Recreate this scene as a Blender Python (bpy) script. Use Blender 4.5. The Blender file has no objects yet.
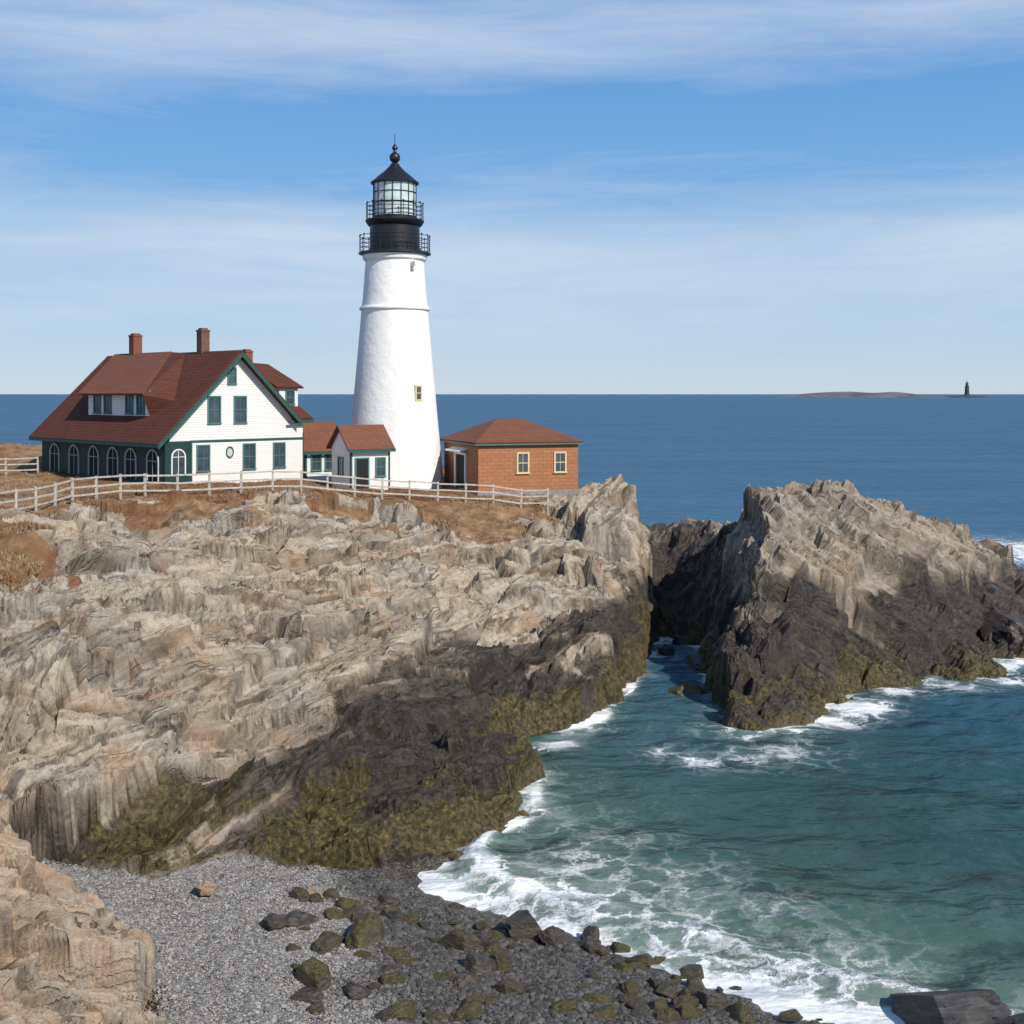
import bpy, math, random
import numpy as np
from mathutils import Vector
random.seed(7); np.random.seed(7)
C = bpy.context.scene.collection
F = 1229.0; EYE = 15.0
rad = math.radians

# ---------------------------------------------------------------- noise
def hsh(ix, iy, iz, s):
    h = (ix*374761393 + iy*668265263 + iz*1442695041 + s*974634777) & 0xFFFFFFFF
    h = ((h ^ (h >> 13))*1274126177) & 0xFFFFFFFF
    h = ((h ^ (h >> 16))*2246822519) & 0xFFFFFFFF
    h = h ^ (h >> 15)
    return (h & 0xFFFFFF)/float(0xFFFFFF)
def vn(x, y, z, s=0):
    x0=np.floor(x).astype(np.int64); y0=np.floor(y).astype(np.int64); z0=np.floor(z).astype(np.int64)
    fx=x-x0; fy=y-y0; fz=z-z0
    fx=fx*fx*(3-2*fx); fy=fy*fy*(3-2*fy); fz=fz*fz*(3-2*fz)
    r=0
    for i in (0,1):
        for j in (0,1):
            for k in (0,1):
                w=(fx if i else 1-fx)*(fy if j else 1-fy)*(fz if k else 1-fz)
                r=r+w*hsh(x0+i,y0+j,z0+k,s)
    return r*2-1
def fbm(x,y,z,s=0,o=4,g=0.5):
    a=1.0; r=0; t=0
    for i in range(o):
        r=r+a*vn(x,y,z,s+i*17); t+=a; a*=g; x=x*2.03+3.1; y=y*2.03+1.7; z=z*2.03+5.3
    return r/t*1.5
def cells(x,y,z,s,tilt=1.1):
    x0=np.floor(x).astype(np.int64); y0=np.floor(y).astype(np.int64); z0=np.floor(z).astype(np.int64)
    n=x.shape[0]
    F1=np.full(n,9.0); F2=np.full(n,9.0); off=np.zeros((n,3)); cid=np.zeros((n,3),dtype=np.int64)
    for i in (-1,0,1):
        for j in (-1,0,1):
            for k in (-1,0,1):
                a=x0+i; b=y0+j; c=z0+k
                dx=x-(a+.15+.7*hsh(a,b,c,s)); dy=y-(b+.15+.7*hsh(a,b,c,s+1)); dz=z-(c+.15+.7*hsh(a,b,c,s+2))
                d=np.maximum(np.maximum(np.abs(dx),np.abs(dy)),np.abs(dz))*.75+np.sqrt(dx*dx+dy*dy+dz*dz)*.25
                m=d<F1
                F2=np.where(m,F1,np.minimum(F2,d))
                F1=np.where(m,d,F1)
                off[m,0]=dx[m]; off[m,1]=dy[m]; off[m,2]=dz[m]
                cid[m,0]=a[m]; cid[m,1]=b[m]; cid[m,2]=c[m]
    r=[hsh(cid[:,0],cid[:,1],cid[:,2],s+5+q) for q in range(4)]
    blk=(r[0]-.5)+tilt*(off[:,0]*(r[1]-.5)+off[:,1]*(r[2]-.5)+off[:,2]*(r[3]-.5))
    return blk, F2-F1
def cells2(u,v,s):
    u0=np.floor(u).astype(np.int64); v0=np.floor(v).astype(np.int64); n=u.shape[0]; zz=np.zeros_like(u0)
    F1=np.full(n,9.0); F2=np.full(n,9.0); cu=np.zeros(n); cv=np.zeros(n); ia=np.zeros(n,dtype=np.int64); ib=np.zeros(n,dtype=np.int64)
    for i in (-1,0,1):
        for j in (-1,0,1):
            a=u0+i; b=v0+j
            pu=a+.1+.8*hsh(a,b,zz,s); pv=b+.1+.8*hsh(a,b,zz,s+1)
            d=np.hypot(u-pu,v-pv); m=d<F1
            F2=np.where(m,F1,np.minimum(F2,d)); F1=np.where(m,d,F1)
            cu[m]=pu[m]; cv[m]=pv[m]; ia[m]=a[m]; ib[m]=b[m]
    return cu,cv,ia,ib,F2-F1
def sstep(a,b,x):
    t=np.clip((x-a)/(b-a),0,1); return t*t*(3-2*t)

# ---------------------------------------------------------------- terrain control points (x, y, z) from image pixels and assumed depths
def S(bx, pix_y, d):   # image pixel x / pixel y / assumed depth, unprojected -> x,y,z
    return ((bx-512)/F*d, d, EYE-(pix_y-394)/F*d)
P=[]
def col(b, L):  # one image column: pixel x, then pixel y with assumed depth
    for pix_row,d in L: P.append(S(b,pix_row,d))
def line(L, step=2.0):
    for a,b in zip(L[:-1],L[1:]):
        a=np.array(a,float); b=np.array(b,float)
        n=max(1,int(np.linalg.norm((b-a)[:2])/step))
        for i in range(n): P.append(tuple(a+(b-a)*i/n))
    P.append(tuple(L[-1]))
col(-150,[(505,56),(545,49),(600,42),(680,38),(770,36.5)])
col(0,[(545,50),(580,43),(650,40.5),(720,38.5),(790,37.3)])
col(50,[(500,62),(530,54),(570,47),(635,42.5),(710,39.5),(785,37.6)])
col(100,[(495,66),(520,60),(560,50),(620,44.5),(700,40.5),(780,38)])
col(150,[(497,67),(517,61),(560,54),(625,46),(700,41.8),(780,38.8)])
col(200,[(498,68),(530,60),(580,52),(640,47),(700,43.5),(780,40)])
col(250,[(496,69),(530,62),(585,54),(645,48.5),(705,44.5),(785,40.6)])
col(300,[(494,70),(535,63),(595,55),(655,49.6),(715,45.6),(785,41.8),(840,39)])
col(350,[(500,72.5),(530,67),(580,59),(640,52.5),(700,48),(760,44),(815,40.5)])
col(400,[(505,74),(530,70),(570,63),(620,57),(680,51),(740,46.5),(800,42)])
col(450,[(507,75.5),(540,70),(580,64),(630,58),(680,52.5),(735,48),(790,43.3)])
col(500,[(507,77),(540,72),(580,66),(630,60),(680,54),(730,49.5),(770,45.8)])
col(530,[(505,79),(535,74),(575,68),(625,62),(670,57)])
col(560,[(499,81),(531,76),(570,70),(620,64),(655,59)])
col(600,[(488,81.5),(526,76),(563,70),(622,65),(662,59)])
col(622,[(495,81),(529,77),(575,72),(620,68)])
line([(8.1,82,7.8),(7.8,79,7.4),(7.4,75.5,5.9),(7.0,71.5,3.4),(6.4,67.8,1.5)],1.5)
line([(8.8,76,-.2),(8.0,72,-.5),(7.3,68,-.3),(5.8,61,-.2),(4.2,56.4,-.2),(2.6,55,-.2),(.9,54.4,-.2),(.2,51.5,-.1),(1.0,48.6,-.2),(1.1,46,-.2),(.8,44,-.2),(-.5,42.4,-.2),(-2.3,40.2,-.1)],1.3)
line([(5.4,62,2.2),(3.6,58,2.0),(2.2,56.4,1.9),(.5,56,2.0)],1.5)
line([(.0,49.5,1.5),(.35,47,1.4),(.2,44.8,1.25),(-1,43.4,1.3),(-2.6,41.4,1.3),(-5,39.3,1.5)],1.3)
line([(-2.4,40.0,.0),(-5,37.8,.5),(-8,37.6,.8),(-10.3,35.4,1.2),(-13.1,35.8,1.5),(-16,36,1.8),(-22,35,2.2)],1.5)
line([(7.2,84,7.5),(8.5,88,5),(5,92,6.5),(1,98,7),(-10,103,8.2),(-30,105,8.8),(-80,105,9)],4)
line([(13,94,-2),(10,96,-3),(4,102,-3),(-8,110,-3),(-30,113,-3),(-80,113,-3)],5)
line([(3.2,83,8.7),(2.5,88,8.6),(0,93,8.6)],3)
for x,y,z in [(-8,86,8.5),(-4,83,8.6),(-3,90,8.6),(-11,80,8.8),(-15,77,9.2),(-15,84,9.2),(-21,75.5,9.35),(-26,86,9.3),(-30,94,9.3),(-20,95,9.1),(-40,90,9.3),(-34,80,9.35),(-34,70,9.3),(-27,66,9.2),(-50,75,9.4),(-50,55,9.1),(-80,90,9.2),(-80,50,9),(-10,97,8.8),(-2,80,8.4),(-6,78,8.6),(2,79.5,8.1),(-40,42,8.3),(-70,36,8),
 (-60,20,6),(-30,18,6),(-14,25,5.6),(-14.5,31,4.2),(-12,29,4.3),(-10.4,29,3.1),(-9.3,28.5,1.9),(-11.3,24,4.6),(-9,22,3.2),(-8.4,25,2.3),(-7.6,26.9,1.35),(-8.8,30,1.25),(-11.3,32.4,1.4),(-14,33.8,1.7),(-6.6,21,1.5),(-6,14,2),(-12,15,5),
 (-13,34.6,1.4),(-8,34,1.0),(-5,35.5,.6),(-6,30,1.1),(-2.5,31,.6),(0,29,.6),(-3,25,1.2),(3,25,.9),(8,24,.7),(4,16,1.6),(20,16,1.4),(40,14,1.4),(-1,33.5,.3)]:
    P.append((x,y,z))
line([(-2.3,39.6,0),(-1.2,36,0),(1.5,34.3,0),(3.9,32.0,0),(5.6,30.9,0),(8.8,29.4,0),(13,27.5,0),(20,25,0),(40,22,0),(80,20,0)],2.5)
for x,y,z in [(5,38,-1.2),(1.5,38.5,-.7),(3.5,44,-1.6),(4,50,-1.8),(3.2,53,-1.4),(8,50,-2.4),(8,44,-2.4),(15,40,-2.8),(25,36,-3),(10,34,-1.1),(18,30,-1.2),(30,30,-2),(30,50,-4),(20,50,-3.2),(40,60,-4.5),(60,40,-4),(60,80,-5),(45,100,-5),(6.8,58,-1.5),(7.6,62,-1.6),(8.6,68,-1.2),(9.3,72,-.7),(80,110,-6),(30,110,-5),(-80,130,-5),(0,120,-5),(80,60,-5),(12,50.5,-2.4)]:
    P.append((x,y,z))
for x,y,z in [(12,88,5.8),(14,87,6.2),(12,82,4.6),(11.6,78.5,3.4),(10.3,82,3.4),(10.6,86,4.8),(9.6,84,4.2),(11.0,92,4.5),(10.6,77.5,2.0),(11.4,75,2.0),(9.6,80.5,2.6),(9.6,78.5,1.3),(10.1,75.6,.9),(9.2,76.8,.4)]: P.append((x,y,z))
# islet
line([(10.8,72,-.2),(10.4,67,-.2),(9.8,62,-.2),(9.5,58,-.2),(9.9,54.9,-.2),(11.5,54.6,-.2),(13.4,56,-.2),(15.5,59,-.2),(18.1,62,-.2),(22.5,64.6,-.2),(27,66.4,-.2),(31,70,-.2),(36,76,-.2),(40,84,-.2)],1.4)
line([(16,93,-2),(24,91,-2),(34,92,-2),(42,90,-2)],3)
line([(16,55,-2.5),(20,59,-2.8),(26,62,-3),(34,66,-3.5),(42,76,-4)],3)
line([(12.8,71.5,7.6),(12.4,67.5,5.9),(11.9,63.5,4.3),(11.2,60,2.5),(10.7,57,1.1)],1.3)
col(735,[(500,72),(536,67.5),(588,63),(648,59),(704,56.6)])
col(762,[(487,71),(519,67),(566,63.5),(630,60),(687,57.5)])
col(800,[(483,73),(508,69.5),(556,66),(620,62),(682,59)])
col(850,[(482,74.5),(506,71),(562,67),(634,64.3)])
col(890,[(489,75.5),(522,72),(585,68.3),(645,65.8)])
col(930,[(512,77.5),(555,73),(622,69)])
col(980,[(538,79.5),(590,74.5),(634,71)])
col(1024,[(561,81.5),(610,76.5)])
col(1080,[(590,83.5),(638,77)])
for x,y,z in [(13,77,6.8),(17,79,7.5),(22,81,6.6),(28,85,3.6),(35,86,1.2)]: P.append((x,y,z))
P=np.array(P)
keep=[]
for i,p in enumerate(P):
    if all(np.hypot(*(P[j,:2]-p[:2]))>0.45 for j in keep): keep.append(i)
P=P[keep]
n=len(P)
D=np.hypot(P[:,None,0]-P[None,:,0],P[:,None,1]-P[None,:,1])
A=np.zeros((n+3,n+3)); A[:n,:n]=-D-np.eye(n)*0.2
A[:n,n]=1;A[:n,n+1]=P[:,0];A[:n,n+2]=P[:,1];A[n:,:n]=A[:n,n:].T
Wt=np.linalg.solve(A,np.concatenate([P[:,2],[0,0,0]]))
def base(x,y):
    x=np.atleast_1d(np.asarray(x,float)); y=np.atleast_1d(np.asarray(y,float))
    out=np.empty(x.shape[0])
    for i in range(0,x.shape[0],20000):
        xs=x[i:i+20000]; ys=y[i:i+20000]
        d=np.sqrt((xs[:,None]-P[None,:,0])**2+(ys[:,None]-P[None,:,1])**2)
        out[i:i+20000]=-(d@Wt[:n])+Wt[n]+Wt[n+1]*xs+Wt[n+2]*ys
    return out
def sdpoly(x,y,poly):   # + inside
    inside=np.zeros(x.shape,bool); dmin=np.full(x.shape,1e9)
    m=len(poly)
    for i in range(m):
        ax,ay=poly[i]; bx,by=poly[(i+1)%m]
        t=np.clip(((x-ax)*(bx-ax)+(y-ay)*(by-ay))/((bx-ax)**2+(by-ay)**2),0,1)
        dmin=np.minimum(dmin,np.hypot(x-ax-t*(bx-ax),y-ay-t*(by-ay)))
        c=((ay>y)!=(by>y))
        xi=(bx-ax)*(y-ay)/((by-ay) if by!=ay else 1e-9)+ax
        inside^=c&(x<xi)
    return np.where(inside,dmin,-dmin)
GRASS=[(-17.2,43.0),(-18.2,48),(-19.2,52),(-22.0,58),(-21.0,64),(-18.0,66.8),(-14.8,68.8),(-12,69.6),(-9.9,71.3),(-4.8,72.8),(-2.4,70.6),(-.3,71.5),(1.0,75),(2.1,79),(3.4,84),(3,95),(-10,101),(-95,102),(-95,38),(-24,40)]
BEACH=[(-13.5,35.6),(-10.3,35.2),(-8,37.4),(-5,37.5),(-2.3,39.8),(12,37),(90,30),(90,8),(-5,8),(-7.4,26),(-9,30),(-11.2,32.2),(-14.5,33.9)]

rr=np.arange(-.78,.62,.0019); yy=[16.0]
while yy[-1]<116: yy.append(yy[-1]*(1.0021))
yy=np.array(yy)
RX,YY=np.meshgrid(rr,yy); X=(RX*YY).ravel(); Y=YY.ravel()
NR,NC=RX.shape
Z=base(X,Y)
for x,y,r,a in [(-17.9,58,1.7,1.0),(-15.9,64.5,1.5,.6),(-12.5,66,2,.6),(-7.5,69,1.6,.6),(-19.5,50,1.4,.7),(-23.0,56,1.3,.5),(-20.5,61.5,1.2,.5)]:
    Z=Z+a*np.exp(-(((X-x)**2+(Y-y)**2)/(r*r))**2)
gsd=sdpoly(X,Y,GRASS); bsd=sdpoly(X,Y,BEACH)
gn=fbm(X*.45,Y*.45,Z*0,11,4)
beach=sstep(-.35,.35,bsd+gn*.35)*(1-sstep(2.2,2.8,Z))
islet=((X>8.3)&(Y>50)&(Y<68))|((X>9.2)&(Y>=68))
nearout=sstep(34.8,33.6,Y)*sstep(-6.3,-7.2,X)
gap=islet&(X<13.5)&(Y>73)
# --- planar fracture facets in plan, elongated along strike
def facet(X,Y,su,sv,seed,tl,of,ang=0.0,bias=0.0):
    ca,sa=math.cos(math.atan2(.77,.64)+ang),math.sin(math.atan2(.77,.64)+ang)
    wob=fbm(X*.25,Y*.25,X*0,seed+40,2)*.06
    u=(X*ca+Y*sa)/su+wob; v=(-X*sa+Y*ca)/sv+wob
    cu,cv,ia,ib,fd=cells2(u,v,seed)
    key=ia*100003+ib; uq,first,inv=np.unique(key,return_index=True,return_inverse=True)
    U=cu[first]*su; W=cv[first]*sv
    cx=U*ca-W*sa; cy=U*sa+W*ca
    z0=base(cx,cy); gx=(base(cx+.6,cy)-base(cx-.6,cy))/1.2; gy=(base(cx,cy+.6)-base(cx,cy-.6))/1.2
    r1=hsh(ia[first],ib[first],ia[first]*0,seed+7)-.5; r2=hsh(ia[first],ib[first],ia[first]*0,seed+8)-.5; r3=hsh(ia[first],ib[first],ia[first]*0,seed+9)-.5
    gx=np.clip(gx,-2.5,2.5)*(.8-bias)+r1*tl; gy=np.clip(gy,-2.5,2.5)*(.8-bias)+r2*tl
    return z0[inv]+gx[inv]*(X-cx[inv])+gy[inv]*(Y-cy[inv])+r3[inv]*of, fd
ZA,FA=facet(X,Y,5.6,2.4,901,.50,.85,0,.2)
ZB,FB=facet(X,Y,2.3,1.0,931,.7,.50,.12,.2)
ZC,FC=facet(X,Y,1.0,.45,961,.8,.26,-.1,.1)
fw_=np.clip(1-sstep(-.7,.9,gsd)-beach,0,1)*sstep(-1.2,.2,Z)
Zb=Z
dA=np.clip(ZA-Zb,-1.15,1.15); dB=np.clip(ZB-Zb,-1.0,1.0); dC=np.clip(ZC-Zb,-.9,.9)
wA=np.where(islet,.62,.88); wA=np.where(gap,.3,wA)
Z=Zb+fw_*(dA*wA+dB*np.where(islet,.40,.36)+dC*.20)
def normals(XX,YYY,ZZ):
    V=np.stack([XX,YYY,ZZ],-1).reshape(NR,NC,3)
    du=np.gradient(V,axis=1); dv=np.gradient(V,axis=0)
    N=np.cross(du,dv); N/=np.linalg.norm(N,axis=-1,keepdims=True)+1e-12
    return N.reshape(-1,3)
N=normals(X,Y,Zb)
def frame(nv,ev):
    nv=np.array(nv,float); nv/=np.linalg.norm(nv); ev=np.array(ev,float); ev-=nv*ev.dot(nv); ev/=np.linalg.norm(ev)
    return nv,ev,np.cross(nv,ev)
sd=rad(56)
fA=frame((.77*math.sin(sd),-.64*math.sin(sd),math.cos(sd)),(.64,.77,0))
fB=frame((.50,-.14,.85),(.865,0,-.5))
nb=np.where(islet[:,None],fB[0],fA[0])
wx=fbm(X*.04,Y*.04,Z*.0,51,2)*.4; wy=fbm(X*.04,Y*.04,Z*.0,61,2)*.4; wz=fbm(X*.04,Y*.04,Z*.0,71,2)*.3
def bedc(XX,YYY,ZZ):
    PP=np.stack([XX+wx,YYY+wy,ZZ+wz],-1)
    return np.where(islet,PP@fB[0],PP@fA[0]), np.where(islet,PP@fB[1],PP@fA[1]), np.where(islet,PP@fB[2],PP@fA[2])
b1,b2,b3=bedc(X,Y,Z)
B0,C0=cells(b1/2.2,b2/6.5,b3/3.4,101,.4)
B1,C1=cells(b1/.85,b2/3.4,b3/1.8,201,.4)
B2,C2=cells(b1/.34,b2/1.5,b3/.8,301,.5)
B3,C3=cells(b1/.14,b2/.6,b3/.32,401,.8)
outc=np.exp(-((X+17.9)**2+(Y-58)**2)/3)+np.exp(-((X+23)**2+(Y-56)**2)/1.5)+np.exp(-((X+20.5)**2+(Y-61.5)**2)/1.2)+np.exp(-((X+19.5)**2+(Y-50)**2)/1.8)
grass=sstep(-.7,.7,gsd+gn*2.0+B1*1.6-2.2*outc)
g2=sstep(.24,.42,fbm(X*.30,Y*.30,Z*0,33,4)+(Zb-7.8)*.28+B1*.5)*sstep(-9,-1,gsd)*(X<1)*(Y<80)*(1-np.clip(outc*2,0,1))
grass=np.maximum(grass,g2)
rock=np.clip(1-grass-beach,0,1)
def terr(s,T,j,sh):
    u=s/T+j; f=np.floor(u); g_=f+sstep(1-sh,1,u-f); return (g_-u+.45)*T
amp=rock*(0.3+.7*sstep(-.8,.6,Zb))
amp=np.where(gap,amp*.6,amp)
rim=np.exp(-((gsd+1.2)/2.5)**2)*sstep(5,7,Zb)*(X<2)
kn=1-.15*nearout
k0=np.where(islet,.38,.44)*kn; k1=np.where(islet,.46,.48)*kn
s0=b1; m0=terr(s0,1.3,B0*.6,.08)*k0
s1=b1; m1=terr(s1,.46,B1*.6,.12)*k1
m2=terr(b1,.17,B2*.6,.2)*.45*kn
lit=m0+m1+m2
nrmd=B0*.45+(B1*.34+B2*.19+B3*.06)*kn+fbm(X*2,Y*2,Z*2,91,4)*.012 + rim*(B0*.8+B1*.4) - np.where(islet,.10+.20*sstep(6.5,8.5,Zb),0)
nrmd-= .08*np.exp(-(C1/.04)**2)+.14*np.exp(-(C0/.025)**2)+.16*np.exp(-(FA/.02)**2)+.08*np.exp(-(FB/.02)**2)
up=np.array([0,0,1.0]); ND=N+up*.25; ND/=np.linalg.norm(ND,axis=1,keepdims=True)
DV=nb*(lit*amp)[:,None]+ND*(nrmd*amp)[:,None]
X2=X+DV[:,0]*.95; Y2=Y+DV[:,1]*.95; Z2=Z+DV[:,2]
VV=np.stack([X2,Y2,Z2],-1).reshape(NR,NC,3)
N2=normals(X2,Y2,Z2)[:,2].reshape(NR,NC)
w_=(sstep(.72,.97,1-N2)*.6*rock.reshape(NR,NC))[1:-1,1:-1,None]
av=(VV[:-2,1:-1]+VV[2:,1:-1]+VV[1:-1,:-2]+VV[1:-1,2:])/4
VV[1:-1,1:-1]=VV[1:-1,1:-1]*(1-w_)+av*w_
X2,Y2,Z2=VV[...,0].ravel(),VV[...,1].ravel(),VV[...,2].ravel()
Z2=Z2+ grass*(fbm(X*.5,Y*.5,Z*0,5,4)*.16+fbm(X*2.2,Y*2.2,Z*0,6,4)*.09)
Z2=Z2+ beach*(fbm(X*.6,Y*.6,Z*0,8,4)*.12+fbm(X*5,Y*5,Z*0,9,2)*.03)
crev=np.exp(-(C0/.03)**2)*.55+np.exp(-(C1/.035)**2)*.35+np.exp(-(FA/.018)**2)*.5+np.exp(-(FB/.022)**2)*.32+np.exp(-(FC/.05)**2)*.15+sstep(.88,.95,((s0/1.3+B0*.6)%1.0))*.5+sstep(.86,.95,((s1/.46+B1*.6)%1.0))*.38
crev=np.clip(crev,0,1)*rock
wn=fbm(b1*.9,b2*.10,b3*.22,131,5)*1.0+B1*1.3+B0*1.5+B2*.9+fbm(X*.2,Y*.2,Z*.2,133,3)*.5
thr=np.full(X.shape,2.9)
thr=np.where(islet,4.2,thr)
thr=np.where(gap,6,thr)
thr=thr-1.5*sstep(-7,-10,X)*(Y<46)
thr=thr-3.2*nearout
thr=thr+1.0*np.exp(-((X+3.5)**2/30+(Y-46)**2/40))
thr=np.where((X>3)&(X<9)&(Y>58),3.9,thr)
wet=sstep(-1.2,.9,thr-Z2+wn)
wetb=np.maximum(sstep(.65,.3,Z2),sstep(-5.0,-2.8,X+gn*1.6+(Y-31)*.25))
wet=wet*(1-beach)+wetb*beach
steep=np.clip(1-N[:,2],0,1)
oth=np.where(islet,.7,.85)+steep*1.8
oth=np.where((X<-5)&(X>-13)&(Y>33.5),1.8,oth)
oth=oth-6*nearout
olive=sstep(-.6,.8,oth-Z2+fbm(X*.45,Y*.45,Z*.45,141,4)*.8+B1*1.2+B0*.8+B2*.6)*(1-beach)

# ---------------------------------------------------------------- node helpers
def newmat(name):
    m=bpy.data.materials.new(name); m.use_nodes=True
    nt=m.node_tree; nt.nodes.clear()
    o=nt.nodes.new('ShaderNodeOutputMaterial'); b=nt.nodes.new('ShaderNodeBsdfPrincipled')
    nt.links.new(b.outputs[0],o.inputs[0])
    return m,nt,b
class G:
    def __init__(s,nt): s.nt=nt
    def n(s,t,**k):
        x=s.nt.nodes.new('ShaderNode'+t)
        for a,v in k.items(): setattr(x,a,v)
        return x
    def put(s,sock,v):
        if isinstance(v,bpy.types.NodeSocket): s.nt.links.new(v,sock)
        elif v is not None: sock.default_value=v
    def attr(s,nm,vec=False):
        x=s.n('Attribute',attribute_name=nm); return x.outputs['Vector'] if vec else x.outputs['Fac']
    def m(s,op,a,b=None,c=None,clamp=False):
        x=s.n('Math',operation=op); x.use_clamp=clamp
        s.put(x.inputs[0],a); s.put(x.inputs[1],b)
        if c is not None: s.put(x.inputs[2],c)
        return x.outputs[0]
    def mix(s,f,a,b,mode='MIX'):
        x=s.n('Mix',data_type='RGBA',blend_type=mode); s.put(x.inputs[0],f)
        for k,v in ((6,a),(7,b)):
            if isinstance(v,tuple) and len(v)==3: v=v+(1,)
            s.put(x.inputs[k],v)
        return x.outputs[2]
    def scale(s,v,sc):
        x=s.n('Mapping'); s.put(x.inputs[0],v); x.inputs['Scale'].default_value=sc; return x.outputs[0]
    def noise(s,v,sc=1,det=4,rough=.5,dist=0,color=False):
        x=s.n('TexNoise'); s.put(x.inputs['Vector'],v); x.inputs['Scale'].default_value=sc
        x.inputs['Detail'].default_value=det; x.inputs['Roughness'].default_value=rough; x.inputs['Distortion'].default_value=dist
        return x.outputs['Color' if color else 'Fac']
    def vor(s,v,sc=1,feat='F1',out='Distance'):
        x=s.n('TexVoronoi',feature=feat); s.put(x.inputs['Vector'],v); x.inputs['Scale'].default_value=sc; return x.outputs[out]
    def ramp(s,f,st):
        x=s.n('ValToRGB'); s.put(x.inputs[0],f); e=x.color_ramp.elements
        while len(e)<len(st): e.new(.5)
        for q,(p,c) in zip(e,st):
            q.position=p; q.color=(c,c,c,1) if not isinstance(c,tuple) else c+(1,)
        return x.outputs[0]
    def rng(s,f,a,b,c=0.,d=1.):
        x=s.n('MapRange'); s.put(x.inputs[0],f)
        for i,v in enumerate((a,b,c,d)): s.put(x.inputs[i+1],v)
        return x.outputs[0]
    def pos(s): return s.n('TexCoord').outputs['Object']
    def bump(s,h,st,dist,nrm=None):
        x=s.n('Bump'); s.put(x.inputs['Strength'],st); x.inputs['Distance'].default_value=dist; s.put(x.inputs['Height'],h)
        if nrm is not None: s.put(x.inputs['Normal'],nrm)
        return x.outputs[0]

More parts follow.
